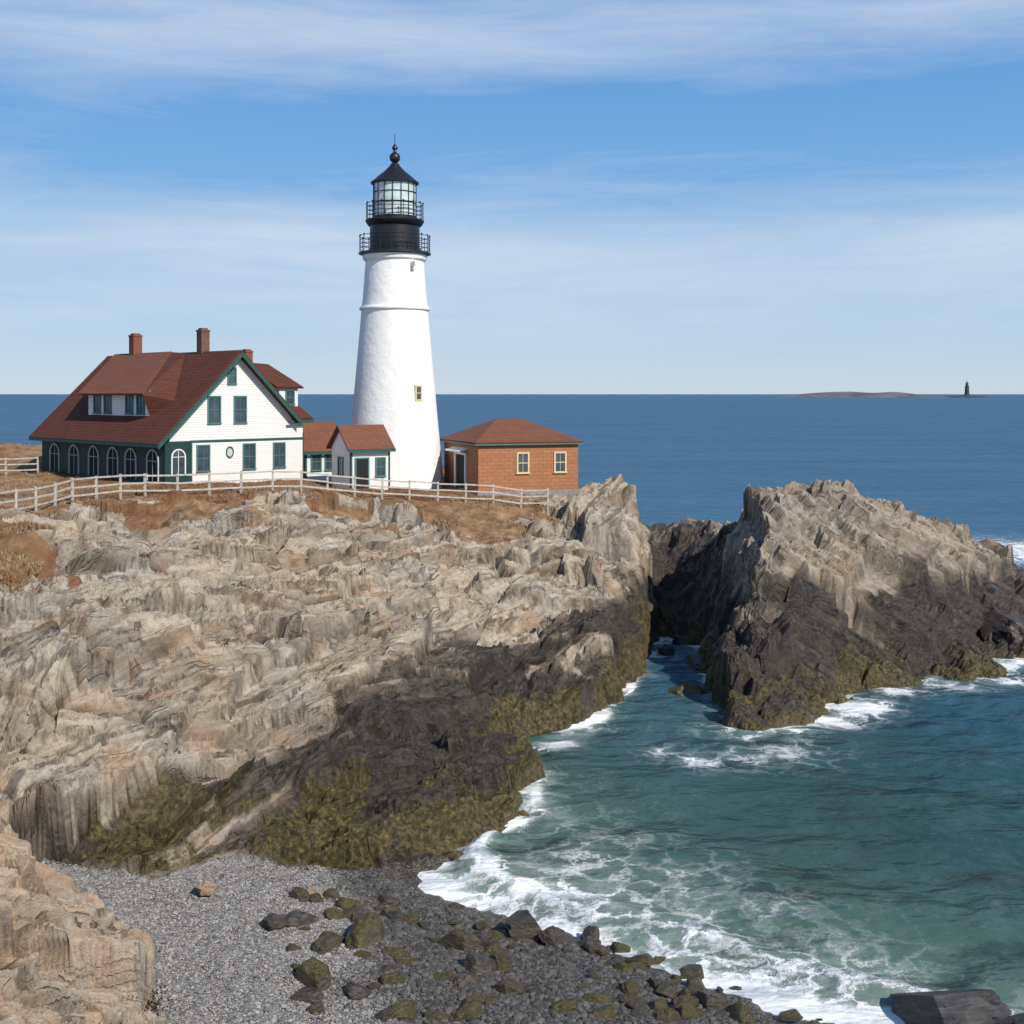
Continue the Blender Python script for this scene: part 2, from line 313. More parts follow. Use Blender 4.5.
def rock_mat():
    m,nt,b=newmat('rock_ground'); g=G(nt)
    bed=g.attr('bedding',True); pos=g.pos()
    st=g.noise(g.scale(bed,(3.4,.24,.60)),1,10,.68,0)
    st2=g.noise(g.scale(bed,(9,1.1,2.2)),1,7,.70,0)
    st3=g.noise(g.scale(bed,(1.2,.10,.24)),1,6,.60,0)
    big=g.noise(pos,.22,4,.55)
    fine=g.noise(pos,5.5,8,.72)
    grain=g.noise(pos,22,4,.6)
    l1=g.noise(g.scale(bed,(2.6,.08,.2)),1,3,.5,0)
    crkm=g.m('MULTIPLY',g.rng(g.m('ABSOLUTE',g.m('SUBTRACT',l1,.5)),.003,.013,1,0),g.rng(g.noise(pos,.6,4,.6),.45,.55))
    c=g.ramp(st,[(.30,(.13,.10,.075)),(.41,(.34,.27,.195)),(.51,(.55,.46,.345)),(.70,(.70,.625,.52))])
    grey=g.ramp(st2,[(.30,(.20,.18,.16)),(.5,(.43,.395,.35)),(.74,(.66,.61,.545))])
    c=g.mix(g.rng(big,.36,.66),c,grey)
    c=g.mix(g.m('MULTIPLY',g.rng(st3,.51,.58),.55),c,g.mix(st2,(.10,.075,.055),(.33,.26,.185)))
    rust=g.noise(pos,.5,6,.65)
    c=g.mix(g.m('MULTIPLY',g.rng(rust,.52,.68),.55),c,(.45,.26,.14))
    c=g.mix(g.m('MULTIPLY',g.attr('tan'),g.rng(g.noise(pos,.9,6,.65),.42,.6,.05,.65)),c,(.60,.40,.26))
    c=g.mix(g.m('MULTIPLY',g.rng(fine,.38,.50,1,0),.42),c,(.18,.14,.10))
    c=g.mix(g.m('MULTIPLY',g.attr('isle'),.30),c,g.mix(st2,(.095,.075,.058),(.30,.25,.20)))
    c=g.mix(g.m('MULTIPLY',crkm,.6),c,(.045,.034,.025))
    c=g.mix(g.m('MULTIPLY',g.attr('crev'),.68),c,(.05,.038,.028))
    wetc=g.ramp(g.m('MULTIPLY_ADD',fine,.5,g.m('MULTIPLY',st2,.5)),[(.36,(.007,.006,.005)),(.48,(.026,.021,.017)),(.60,(.09,.071,.055)),(.75,(.21,.165,.125))])
    damp=g.ramp(st2,[(.3,(.05,.038,.028)),(.5,(.13,.10,.075)),(.75,(.28,.22,.165))])
    wv=g.m('MULTIPLY_ADD',g.m('SUBTRACT',st,.5),1.3,g.attr('wet'))
    c=g.mix(g.m('MULTIPLY',g.rng(wv,.05,.50),.75),c,damp)
    wf=g.rng(wv,.35,.95)
    c=g.mix(g.m('MULTIPLY',wf,.95),c,wetc)
    ol=g.ramp(fine,[(.38,(.020,.016,.006)),(.5,(.085,.067,.017)),(.62,(.21,.16,.045))])
    of=g.rng(g.m('MULTIPLY_ADD',g.m('SUBTRACT',g.noise(pos,1.6,7,.72),.5),2.2,g.attr('olive')),.45,.95)
    c=g.mix(g.m('MULTIPLY',of,.80),c,ol)
    gr=g.noise(pos,.9,9,.75)
    gc=g.ramp(gr,[(.32,(.075,.043,.022)),(.45,(.19,.115,.056)),(.58,(.30,.19,.10)),(.74,(.40,.29,.17))])
    redm=g.rng(g.noise(pos,.2,5,.6),.46,.60)
    gc=g.mix(g.m('MULTIPLY',redm,.65),gc,g.mix(fine,(.08,.026,.012),(.25,.09,.035)))
    gf=g.rng(g.m('MULTIPLY_ADD',g.m('SUBTRACT',fine,.5),1.3,g.attr('grass')),.40,.60)
    c=g.mix(gf,c,gc)
    pv=g.vor(pos,19,'F1','Color'); sp=g.n('SeparateColor'); nt.links.new(pv,sp.inputs[0])
    pc=g.ramp(sp.outputs[0],[(0,(.14,.132,.122)),(.5,(.27,.26,.243)),(1,(.43,.41,.385))])
    pcw=g.ramp(sp.outputs[0],[(0,(.022,.018,.014)),(.5,(.060,.051,.040)),(1,(.16,.14,.112))])
    pc=g.mix(g.m('MULTIPLY',g.attr('wet'),.95),pc,pcw)
    bf=g.rng(g.m('MULTIPLY_ADD',g.m('SUBTRACT',fine,.5),.6,g.attr('beach')),.4,.6)
    c=g.mix(bf,c,pc)
    nt.links.new(c,b.inputs['Base Color'])
    wa=g.m('MAXIMUM',wf,g.m('MULTIPLY',bf,g.attr('wet')))
    r=g.m('SUBTRACT',.92,g.m('MULTIPLY',wa,.58)); nt.links.new(r,b.inputs['Roughness'])
    b.inputs['Specular IOR Level'].default_value=.5
    h=g.m('ADD',g.m('MULTIPLY',st,.5),g.m('ADD',g.m('MULTIPLY',st2,.38),g.m('ADD',g.m('MULTIPLY',fine,.6),g.m('MULTIPLY',grain,.14))))
    h=g.m('SUBTRACT',h,g.m('MULTIPLY',crkm,.35))
    h=g.m('MULTIPLY',h,g.m('SUBTRACT',1.0,g.m('MULTIPLY',gf,.4)))
    h=g.m('MULTIPLY',h,g.m('SUBTRACT',1.0,g.m('MULTIPLY',bf,.6)))
    pd=g.vor(pos,19); h=g.m('SUBTRACT',h,g.m('MULTIPLY',g.m('MULTIPLY',pd,bf),.4))
    nt.links.new(g.bump(h,1.0,.18),b.inputs['Normal'])
    return m
ROCK=rock_mat()

def np_mesh(name,V,Q,attrs=None,mat=None,smooth=False):
    me=bpy.data.meshes.new(name); k=Q.shape[1]
    me.vertices.add(len(V)); me.vertices.foreach_set('co',np.ascontiguousarray(V,dtype=np.float32).ravel())
    me.loops.add(Q.size); me.loops.foreach_set('vertex_index',Q.astype(np.int32).ravel())
    me.polygons.add(len(Q)); me.polygons.foreach_set('loop_start',np.arange(0,Q.size,k,dtype=np.int32))
    try: me.polygons.foreach_set('loop_total',np.full(len(Q),k,dtype=np.int32))
    except Exception: pass
    me.polygons.foreach_set('use_smooth',np.full(len(Q),smooth))
    me.update(calc_edges=True)
    for nm,a in (attrs or {}).items():
        if a.ndim==2:
            at=me.attributes.new(nm,'FLOAT_VECTOR','POINT'); at.data.foreach_set('vector',a.astype(np.float32).ravel())
        else:
            at=me.attributes.new(nm,'FLOAT','POINT'); at.data.foreach_set('value',a.astype(np.float32))
    o=bpy.data.objects.new(name,me); C.objects.link(o)
    if mat: me.materials.append(mat)
    return o
idx=np.arange(NR*NC).reshape(NR,NC)
Q=np.stack([idx[:-1,:-1],idx[:-1,1:],idx[1:,1:],idx[1:,:-1]],-1).reshape(-1,4)
V=np.stack([X2,Y2,Z2],-1); BED=np.stack([b1,b2,b3],-1)
fi=islet[Q].all(1); fb=(beach[Q].mean(1)>.5)&~fi
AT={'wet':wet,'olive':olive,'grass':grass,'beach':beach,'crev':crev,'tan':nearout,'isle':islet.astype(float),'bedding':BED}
def part(name,mask,label):
    q=Q[mask]; u,inv=np.unique(q,return_inverse=True)
    o=np_mesh(name,V[u],inv.reshape(q.shape),{k:a[u] for k,a in AT.items()},ROCK)
    o['kind']='structure'; o['label']=label; o['category']='ground'
    return o
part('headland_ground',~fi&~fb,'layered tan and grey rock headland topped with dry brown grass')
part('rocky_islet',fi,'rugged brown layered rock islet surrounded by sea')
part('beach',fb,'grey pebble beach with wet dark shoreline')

def ground_z(x,y): return float(base(x,y)[0])

# ---------------------------------------------------------------- sea
def spread(lo,hi,step,far_lo,far_hi,g=1.12):
    a=list(np.arange(lo,hi,step)); s=step; v=a[-1]
    while v<far_hi: s*=g; v+=s; a.append(v)
    s=step; v=a[0]; pre=[]
    while v>far_lo: s*=g; v-=s; pre.append(v)
    return np.array(pre[::-1]+a)
wxs=spread(-6,45,.2,-60000,60000); wys=spread(27,95,.2,-100,80000)
wys=wys[wys>5]
WX,WY=np.meshgrid(wxs,wys); wr,wc=WX.shape; wX=WX.ravel(); wY=WY.ravel()
near=(np.abs(wX)<90)&(wY<125)
dep=np.full(wX.shape,6.0); dep[near]=-base(wX[near],wY[near])
ws=np.where(near,1.0,0.0)
wz=(fbm(wX*.20+.12*wY,wY*.28,wX*0,801,3)*.20+fbm(wX*.9,wY*1.2,wX*0,811,3)*.05)*ws
brk=np.exp(-((dep-.42+.16*fbm(wX*.4,wY*.4,wX*0,841,3))/.17)**2)*ws*(wY<42)*(wX>-3)
wz+= .22*brk
fm_=fbm(wX*.35,wY*.35,wX*0,821,3)
foam=np.exp(-np.clip(dep,0,9)/.42)*(.80+.3*fm_)
foam=np.where(wY>43,np.exp(-np.clip(dep,0,9)/.8)*(.50+.55*fm_),foam)
foam=np.maximum(foam,brk*(.62+.28*fm_))
for x,y,r,a in [(0.2,37.5,1.8,.50),(2.6,35.8,2.6,.52),(5.0,34,2.6,.48),(4.2,33,2.0,.52),(2.2,39,3.4,.43),(8,31.5,3.2,.48),(5,37.5,3.2,.38),(7.5,35.5,2.0,.34),(3.5,41.5,2.2,.36),(7.5,50.2,1.5,.56),(6.3,51.5,1.2,.48),(9.5,50.5,2.0,.42),(11.5,51.5,2.5,.40),(16.6,58.8,1.9,.85),(14.8,57,1.7,.7),(12.6,54.6,1.4,.55),(19.4,61.8,1.7,.65),(2,52.6,1.2,.6),(.9,52,.8,.6),(22.6,63,2,.6),(26,65,2,.55),(29.5,69.5,2.5,.7),(31.5,73,2.5,.7),(10.3,53.6,1.1,.5),(8,71,1.6,.6),(48,118,12,.62),(40,98,6,.55),(1.4,43,1.2,.42),(8.6,75,1.5,.7),(32,80,3,.6)]:
    foam=np.maximum(foam,a*np.exp(-((wX-x)**2+(wY-y)**2)/(r*r)))
foam=np.clip(foam,0,1)*(near|(wY<160))
shal=np.exp(-np.clip(dep,0,20)/2.2)
reef=np.zeros(wX.shape)
for x,y,rx,ry in [(8.0,36.6,1.9,.7),(9.2,38.5,1.2,.6),(7.2,33.8,1.2,.5),(15,38,2.5,1.0),(13.5,33,1.6,.8),(11,52.4,1.6,.7),(5.8,32.6,.9,.4)]:
    reef=np.maximum(reef,np.exp(-(((wX-x)/rx)**2+((wY-y)/ry)**2)))
m,nt,b=newmat('sea_water'); g=G(nt); pos=g.pos()
warp=g.n('VectorMath',operation='MULTIPLY_ADD')
nt.links.new(g.noise(pos,.45,6,.7,color=True),warp.inputs[0]); warp.inputs[1].default_value=(4.2,4.2,0); nt.links.new(pos,warp.inputs[2])
lace=g.vor(warp.outputs[0],.75,'DISTANCE_TO_EDGE')
pat=g.m('MULTIPLY',g.rng(lace,0,.20,1,0),.42)
pat=g.m('ADD',pat,g.m('MULTIPLY',g.noise(g.scale(warp.outputs[0],(1,1.6,1)),1.1,8,.75),.75))
pat=g.m('ADD',pat,g.m('MULTIPLY',g.noise(pos,3.2,6,.75),.38))
fsum=g.m('ADD',g.m('MULTIPLY',g.attr('foam'),1.05),g.m('MULTIPLY',pat,.66))
ff=g.rng(fsum,.86,1.13)
soft=g.m('MULTIPLY',g.rng(fsum,.66,1.0),.22)
ff=g.m('MAXIMUM',ff,soft)
cn=g.noise(g.scale(pos,(.010,.045,1)),1,8,.68)
deep=g.mix(g.rng(cn,.35,.65),(.017,.086,.168),(.034,.130,.230))
mid=g.mix(g.rng(g.noise(pos,.12,5,.6),.35,.65),(.012,.046,.054),(.024,.074,.073))
sepp=g.n('SeparateXYZ'); nt.links.new(pos,sepp.inputs[0])
nf=g.rng(sepp.outputs[1],44,85,1,0)
c=g.mix(nf,deep,mid)
c=g.mix(g.m('MULTIPLY',g.rng(g.attr('shallow'),.15,.9),g.rng(sepp.outputs[1],60,44,.3,1.)),c,(.095,.16,.12))
c=g.mix(g.m('MULTIPLY',g.rng(g.m('MULTIPLY_ADD',g.m('SUBTRACT',g.noise(pos,1.2,5,.65),.5),1.4,g.attr('reef')),.4,.9),.6),c,(.024,.036,.030))
c=g.mix(ff,c,(.80,.83,.84))
h=g.m('ADD',g.m('MULTIPLY',g.noise(g.scale(pos,(.24,.40,1)),1,4,.5),1.3),g.m('ADD',g.m('MULTIPLY',g.noise(g.scale(pos,(1.1,2.0,1)),1,5,.55),.20),g.m('MULTIPLY',g.noise(g.scale(pos,(6,9,1)),1,3,.6),.02)))
h=g.m('ADD',h,g.m('MULTIPLY',g.noise(g.scale(pos,(.05,.10,1)),1,4,.6),2.4))
h=g.m('ADD',h,g.m('MULTIPLY',ff,.08))
nrm=g.bump(h,.8,.75)
nt.nodes.remove(b)
df=g.n('BsdfDiffuse'); gl=g.n('BsdfGlossy'); ms=g.n('MixShader'); fr=g.n('Fresnel'); fr.inputs[0].default_value=1.33
nt.links.new(c,df.inputs[0]); nt.links.new(nrm,df.inputs[2]); nt.links.new(nrm,gl.inputs['Normal']); nt.links.new(nrm,fr.inputs['Normal'])
gl.inputs['Roughness'].default_value=.16
fac=g.m('MULTIPLY',g.m('MINIMUM',fr.outputs[0],.22),g.m('SUBTRACT',1.0,g.m('MULTIPLY',ff,.8)))
nt.links.new(fac,ms.inputs[0]); nt.links.new(df.outputs[0],ms.inputs[1]); nt.links.new(gl.outputs[0],ms.inputs[2])
nt.links.new(ms.outputs[0],[x for x in nt.nodes if x.type=='OUTPUT_MATERIAL'][0].inputs[0])
wi=np.arange(wr*wc).reshape(wr,wc)
WQ=np.stack([wi[:-1,:-1],wi[:-1,1:],wi[1:,1:],wi[1:,:-1]],-1).reshape(-1,4)
sea=np_mesh('sea_water',np.stack([wX,wY,wz],-1),WQ,{'foam':foam,'shallow':shal,'reef':reef},m,True)
sea['kind']='structure'; sea['label']='blue green sea with white foam along the rocks'; sea['category']='sea'

# ---------------------------------------------------------------- simple materials
def plain(name,col,rough=.7,var=.12,scale=3,bump=.0,metal=0,spec=.4,dark=None,dscale=.8):
    m,nt,b=newmat(name); g=G(nt); pos=g.pos()
    f=g.noise(pos,scale,6,.65)
    c1=tuple(v*(1-var*1.6) for v in col); c2=tuple(min(1,v*(1+var)) for v in col)
    c=g.mix(g.rng(f,.3,.7),c1,c2)
    if dark: c=g.mix(g.m('MULTIPLY',g.rng(g.noise(g.scale(pos,(1,1,.25)),dscale,6,.7),.5,.75),dark[1]),c,dark[0])
    nt.links.new(c,b.inputs['Base Color']); b.inputs['Roughness'].default_value=rough
    b.inputs['Metallic'].default_value=metal; b.inputs['Specular IOR Level'].default_value=spec
    if bump: nt.links.new(g.bump(f,.6,bump),b.inputs['Normal'])
    return m
def courses(name,ca,cb,pitch,rough=.85,depth=.02,gap=.15,vert=None,gapcol=(.05,.03,.02),gapamt=.7):
    m,nt,b=newmat(name); g=G(nt); pos=g.pos(); sp=g.n('SeparateXYZ'); nt.links.new(pos,sp.inputs[0])
    t=g.m('MULTIPLY',sp.outputs[2],1/pitch); fr=g.m('FRACT',t)
    line=g.rng(fr,0,gap,1,0)
    row=g.m('FLOOR',t)
    along=g.m('ADD',sp.outputs[0],sp.outputs[1])
    if vert:
        u=g.m('ADD',g.m('MULTIPLY',along,1/vert),g.m('MULTIPLY',row,.5)); fu=g.m('FRACT',u)
        line=g.m('MAXIMUM',line,g.rng(fu,0,gap*.6,1,0))
        cmb=g.n('CombineXYZ'); nt.links.new(g.m('FLOOR',u),cmb.inputs[0]); nt.links.new(row,cmb.inputs[1])
        wn_=g.n('TexWhiteNoise'); nt.links.new(cmb.outputs[0],wn_.inputs[0]); rv=wn_.outputs[0]
    else: rv=g.noise(pos,3,4,.6)
    c=g.mix(g.m('MULTIPLY_ADD',g.noise(pos,1.2,5,.7),.7,g.m('MULTIPLY',rv,.35)),ca,cb)
    c=g.mix(g.m('MULTIPLY',line,gapamt),c,gapcol)
    nt.links.new(c,b.inputs['Base Color']); b.inputs['Roughness'].default_value=rough; b.inputs['Specular IOR Level'].default_value=.25
    nt.links.new(g.bump(g.m('SUBTRACT',fr if not vert else .0,g.m('MULTIPLY',line,.6)),.8,depth),b.inputs['Normal'])
    return m
WHITE=courses('white_clapboard',(.72,.72,.71),(.83,.83,.82),.16,.6,.014,.18,None,(.42,.43,.45),.5)
TOWERW=plain('white_painted_masonry',(.80,.80,.79),.8,.05,1.5,.12,dark=((.60,.57,.52),.32))
ROOF=courses('red_shingle',(.065,.026,.019),(.150,.050,.034),.18,.9,.02,.22,.35,(.03,.014,.011),.6)
ROOF2=courses('orange_and_sunlit_shingle',(.145,.058,.038),(.225,.095,.060),.16,.9,.02,.22,.35,(.08,.03,.018),.6)  # own colour on the outbuildings; painted-in sunlight on the long dormer
BRICK=courses('orange_brick',(.31,.130,.062),(.43,.19,.092),.24,.85,.014,.22,.6,(.20,.10,.065),.7)
CHIM=plain('chimney_brick',(.20,.08,.05),.9,.2,6,.02)
CHIMB=plain('chimney_brown',(.15,.085,.06),.9,.2,6,.02)
GREEN=plain('green_trim_paint',(.018,.085,.075),.55,.15,3)
DKGREEN=plain('dark_green_paint',(.010,.042,.039),.6,.2,2)
TEAL=plain('teal_paint',(.06,.17,.16),.6,.1,3)
PALETRIM=plain('pale_arch_trim',(.50,.54,.53),.6,.1,3)  # greyer than the white trim; arch frames and round pane
BLACK=plain('black_iron_paint',(.012,.013,.016),.4,.2,3,spec=.5)
TRIM=plain('white_trim_paint',(.74,.74,.72),.6,.05,3)
TAN=plain('tan_trim_paint',(.62,.50,.30),.6,.06,3)
GLASS=plain('window_glass',(.05,.07,.09),.12,.4,1.2,spec=.8)
LENS=plain('lantern_glass',(.55,.64,.64),.1,.2,1.5,spec=.8)
WOOD=plain('weathered_white_fence',(.48,.45,.41),.85,.2,5,.005,dark=((.22,.19,.16),.85),dscale=3)
STONE=plain('foundation_stone',(.26,.25,.23),.9,.2,3,.03)
DARKROOM=plain('dark_interior',(.012,.014,.016),.8,.2,2)

# ---------------------------------------------------------------- mesh builder
import bmesh
class MB:
    def __init__(s): s.v=[]; s.f=[]
    def poly(s,pts): k=len(s.v); s.v+= [tuple(p) for p in pts]; s.f.append(list(range(k,k+len(pts))))
    def box(s,x0,x1,y0,y1,z0,z1):
        k=len(s.v); s.v+=[(x0,y0,z0),(x1,y0,z0),(x1,y1,z0),(x0,y1,z0),(x0,y0,z1),(x1,y0,z1),(x1,y1,z1),(x0,y1,z1)]
        s.f+=[[k,k+3,k+2,k+1],[k+4,k+5,k+6,k+7],[k,k+1,k+5,k+4],[k+1,k+2,k+6,k+5],[k+2,k+3,k+7,k+6],[k+3,k,k+4,k+7]]
    def prism(s,pts,vec):
        k=len(s.v); n=len(pts); vec=Vector(vec)
        s.v+=[tuple(p) for p in pts]+[tuple(Vector(p)+vec) for p in pts]
        s.f.append(list(range(k,k+n))[::-1]); s.f.append(list(range(k+n,k+2*n)))
        for i in range(n): j=(i+1)%n; s.f.append([k+i,k+j,k+n+j,k+n+i])
    def slab(s,pts,t):
        a=Vector(pts[1])-Vector(pts[0]); b=Vector(pts[-1])-Vector(pts[0]); nn=a.cross(b).normalized()
        if nn.z<0: nn=-nn
        s.prism(pts,-nn*t)
    def bar(s,a,b,w,h=None):
        h=h or w; a=Vector(a); b=Vector(b); d=(b-a); 
        side=d.cross(Vector((0,0,1)))
        if side.length<1e-5: side=Vector((1,0,0))
        side.normalize(); up=side.cross(d).normalized()
        p=[a+side*w/2+up*h/2,a-side*w/2+up*h/2,a-side*w/2-up*h/2,a+side*w/2-up*h/2]
        s.prism(p,d)
    def lathe(s,prof,n=48,cx=0,cy=0,cap=True):
        k=len(s.v)
        for r,z in prof:
            for i in range(n):
                t=2*math.pi*i/n; s.v.append((cx+r*math.cos(t),cy+r*math.sin(t),z))
        for q in range(len(prof)-1):
            for i in range(n):
                j=(i+1)%n; s.f.append([k+q*n+i,k+q*n+j,k+(q+1)*n+j,k+(q+1)*n+i])
        if cap:
            s.f.append([k+i for i in range(n)][::-1]); s.f.append([k+(len(prof)-1)*n+i for i in range(n)])
    def ring(s,R,z,r,n=48,m=6):
        k=len(s.v)
        for i in range(n):
            t=2*math.pi*i/n
            for j in range(m):
                p=2*math.pi*j/m; q=R+r*math.cos(p); s.v.append((q*math.cos(t),q*math.sin(t),z+r*math.sin(p)))
        for i in range(n):
            for j in range(m):
                s.f.append([k+i*m+j,k+((i+1)%n)*m+j,k+((i+1)%n)*m+(j+1)%m,k+i*m+(j+1)%m])
    def make(s,name,mat,parent=None,smooth=False):
        me=bpy.data.meshes.new(name); me.from_pydata(s.v,[],s.f); me.materials.append(mat)
        bm=bmesh.new(); bm.from_mesh(me); bmesh.ops.recalc_face_normals(bm,faces=bm.faces[:]); bm.to_mesh(me); bm.free()
        o=bpy.data.objects.new(name,me); C.objects.link(o)
        if parent: o.parent=parent
        if smooth:
            for p in me.polygons: p.use_smooth=True
            me.set_sharp_from_angle(angle=rad(35))
        return o
def thing(name,loc,rz,label,cat):
    e=bpy.data.objects.new(name,None); C.objects.link(e); e.location=loc; e.rotation_euler=(0,0,rz)
    e['label']=label; e['category']=cat; e.empty_display_size=.5
    return e
def window(par,axis,c,p,z0,z1,w,mat=GREEN,arch=False,cross=(1,1),fw=.09,glass=GLASS):
    def T(a,d,z): return (a,p-d,z) if axis=='y' else (p-d,a,z)
    def bx(mb,a0,a1,d0,d1,zz0,zz1):
        q=[T(a0,d0,0),T(a1,d1,0)]
        xs=sorted((q[0][0],q[1][0])); ys=sorted((q[0][1],q[1][1])); mb.box(xs[0],xs[1],ys[0],ys[1],zz0,zz1)
    gm=MB(); fm=MB(); h=w/2
    if not arch:
        bx(gm,c-h,c+h,.004,.015,z0,z1)
        bx(fm,c-h-fw,c-h,.002,.07,z0-fw,z1+fw); bx(fm,c+h,c+h+fw,.002,.07,z0-fw,z1+fw)
        bx(fm,c-h,c+h,.002,.07,z1,z1+fw); bx(fm,c-h-fw*1.3,c+h+fw*1.3,.0725,.12,z0-fw,z0-fw*.2); bx(fm,c-h,c+h,.002,.07,z0-fw,z0)
        zm=(z0+z1)/2; bx(fm,c-h,c+h,.018,.05,zm-.03,zm+.03)
        for i in range(cross[0]):
            a=c-h+w*(i+1)/(cross[0]+1); bx(fm,a-.015,a+.015,.018,.04,z0,zm-.03); bx(fm,a-.015,a+.015,.018,.04,zm+.03,z1)
    else:
        zs=z1-h; pts=[T(c-h,.004,z0),T(c+h,.004,z0)]+[T(c+h*math.cos(t),.004,zs+h*math.sin(t)) for t in [math.pi*i/12 for i in range(13)]]
        gm.poly(pts)
        bx(fm,c-h-fw,c-h,.002,.07,z0,zs); bx(fm,c+h,c+h+fw,.002,.07,z0,zs)
        for i in range(12):
            t0=math.pi*i/12; t1=math.pi*(i+1)/12
            q=[T(c+r*math.cos(t),.002,zs+r*math.sin(t)) for r,t in ((h,t0),(h+fw,t0),(h+fw,t1),(h,t1))]
            fm.prism(q,(0,-.07,0) if axis=='y' else (-.07,0,0))
        bx(fm,c-.02,c+.02,.01,.04,z0,z1); bx(fm,c-h,c+h,.0125,.035,zs-.02,zs+.02)
    wo=gm.make('window',glass,par); fm.make('frame',mat,wo)
    return wo

# ---------------------------------------------------------------- lighthouse
LX,LY,LZ=-8.2,86.0,8.35
lh=thing('lighthouse',(LX,LY,LZ),0,'tall white masonry lighthouse with black iron lantern','lighthouse')
def lz(y): return EYE-(y-394)/F*86-LZ
t=MB()
zt=lz(262); zr=lz(311)
def rr_(z): return 2.06+(3.46-2.06)*max(0.0,1-z/zt)**1.08
prof=[(3.58,-.6),(3.58,.15),(rr_(.25),.25)]
for i in range(1,30): 
    z=.25+(zr-.25)*i/29; prof.append((rr_(z),z))
prof+=[(rr_(zr)+.12,zr+.04),(rr_(zr)+.15,zr+.12),(rr_(zr)+.10,zr+.24),(rr_(zr)-.02,zr+.3)]
for i in range(1,9):
    z=zr+.30+(zt-zr-.30)*i/8; prof.append((rr_(z)-.02,z))
prof+=[(2.2,zt+.12),(2.25,zt+.3),(2.25,zt+.42)]
t.lathe(prof,72); t.make('tower',TOWERW,lh,True)
zg=zt+.42
t=MB(); t.lathe([(2.25,zg),(2.42,zg+.08),(2.52,zg+.1),(2.52,zg+.2),(2.4,zg+.2)],64); t.make('gallery_deck',BLACK,lh,True)
def railing(R,z0,h,npost,nr):
    mb=MB()
    for i in range(npost):
        a=2*math.pi*i/npost; mb.bar((R*math.cos(a),R*math.sin(a),z0),(R*math.cos(a),R*math.sin(a),z0+h),.045)
        mb.lathe([(.05,z0+h),(.06,z0+h+.05),(.01,z0+h+.1)],6,R*math.cos(a),R*math.sin(a))
    for k in range(nr): mb.ring(R,z0+h*(k+1)/nr-.02,.025,64,5)
    return mb.make('railing',BLACK,lh)
railing(2.45,zg+.2,1.15,20,4)
z2=lz(222)
t=MB(); t.lathe([(1.82,zg+.2),(1.82,zg+.5),(1.74,zg+.55),(1.74,z2-.35),(1.85,z2-.3),(2.02,z2-.05),(2.05,z2),(2.05,z2+.1),(1.6,z2+.1)],64)
t.make('watch_room',BLACK,lh,True)
railing(1.98,z2+.1,1.15,16,4)
z3=lz(184)
t=MB(); t.lathe([(1.46,z2+.1),(1.46,z3)],32); t.make('lantern_glass',LENS,lh,True)
t=MB(); t.lathe([(1.56,z2+.1),(1.56,z2+.35),(1.48,z2+.36)],32)
for i in range(16):
    a=2*math.pi*i/16; t.bar((1.5*math.cos(a),1.5*math.sin(a),z2+.3),(1.5*math.cos(a),1.5*math.sin(a),z3),.05)
t.ring(1.5,z2+.5+(z3-z2-.5)*.36,.03,32,5); t.ring(1.5,z2+.5+(z3-z2-.5)*.7,.03,32,5)
t.make('lantern_frame',BLACK,lh)
z4=lz(166)
t=MB(); t.lathe([(1.5,z3-.05),(1.68,z3),(1.70,z3+.10),(1.6,z3+.14),(1.2,z3+.50),(.75,z3+.86),(.36,z4),(.30,z4+.12),(.2,z4+.2)],48)
sp=[(.05,z4+.2)]
for i in range(1,12): a=math.pi*i/12; sp.append((.38*math.sin(a),z4+.58-.38*math.cos(a)))
sp+=[(.13,z4+.98),(.10,z4+1.1),(.2,z4+1.2),(.2,z4+1.3),(.06,z4+1.5),(.03,lz(145)),(.02,lz(134))]
t.lathe(sp,24); t.make('lantern_roof',BLACK,lh,True)
def tower_window(px,py,w,h):
    z=lz(py); R=rr_(z); x=(px-512)/F*86-LX
    a=math.asin(max(-1,min(1,x/R)))
    gm=MB(); gm.box(-w/2,w/2,-R-.05,-R+.3,z-h/2,z+h/2)
    fm=MB()
    for s_ in (-1,1): fm.box(s_*(w/2+.06)-.06,s_*(w/2+.06)+.06,-R-.09,-R+.3,z-h/2-.12,z+h/2+.12)
    fm.box(-w/2,w/2,-R-.088,-R+.3,z+h/2,z+h/2+.12); fm.box(-w/2,w/2,-R-.088,-R+.3,z-h/2-.12,z-h/2); fm.box(-w/2,w/2,-R-.07,-R-.052,z-.03,z+.03)
    wo=gm.make('window',GLASS,lh); wo.rotation_euler=(0,0,a); f=fm.make('frame',TAN,wo)
tower_window(420.5,393,.34,.85)
t=MB(); t.box(-.14,.14,-2.6,-2.1,zt-.45,zt-.15); o=t.make('lamp_bracket',TRIM,lh); o.rotation_euler=(0,0,rad(40))

# ---------------------------------------------------------------- keeper's house
HZ=9.2
h=thing('keepers_house',(-21.46,76,HZ),rad(45),'white clapboard house with red roof and green trim','house')
t=MB(); t.prism([(.3,0,-.8),(10.3,0,-.8),(10.3,0,3.9),(9.69,0,3.9),(5.15,0,8.36),(.3,0,3.58)],(0,17.2,0)); t.make('wall',WHITE,h)
t=MB(); t.box(10.302,13.5,4.4,11,-.8,4.0); t.make('wall',WHITE,h)
t=MB(); t.box(-.05,.3,0,17.3,-.8,3.0); t.box(-.05,1.75,-.10,-.002,-.8,2.85); t.make('porch',DKGREEN,h)
t=MB()
t.slab([(5.15,-.6,8.65),(5.15,17.7,8.65),(-.85,17.7,2.75),(-.85,-.6,2.75)],.2)
t.slab([(5.15,-.6,8.648),(9.75,-.6,8.648-4.6*.983),(9.75,17.7,8.648-4.6*.983),(5.15,17.7,8.648)],.2)
t.slab([(9.4,-.35,4.13),(10.8,-.35,3.98),(10.8,4.0,3.98),(9.4,4.0,4.13)],.1)
e=4.05
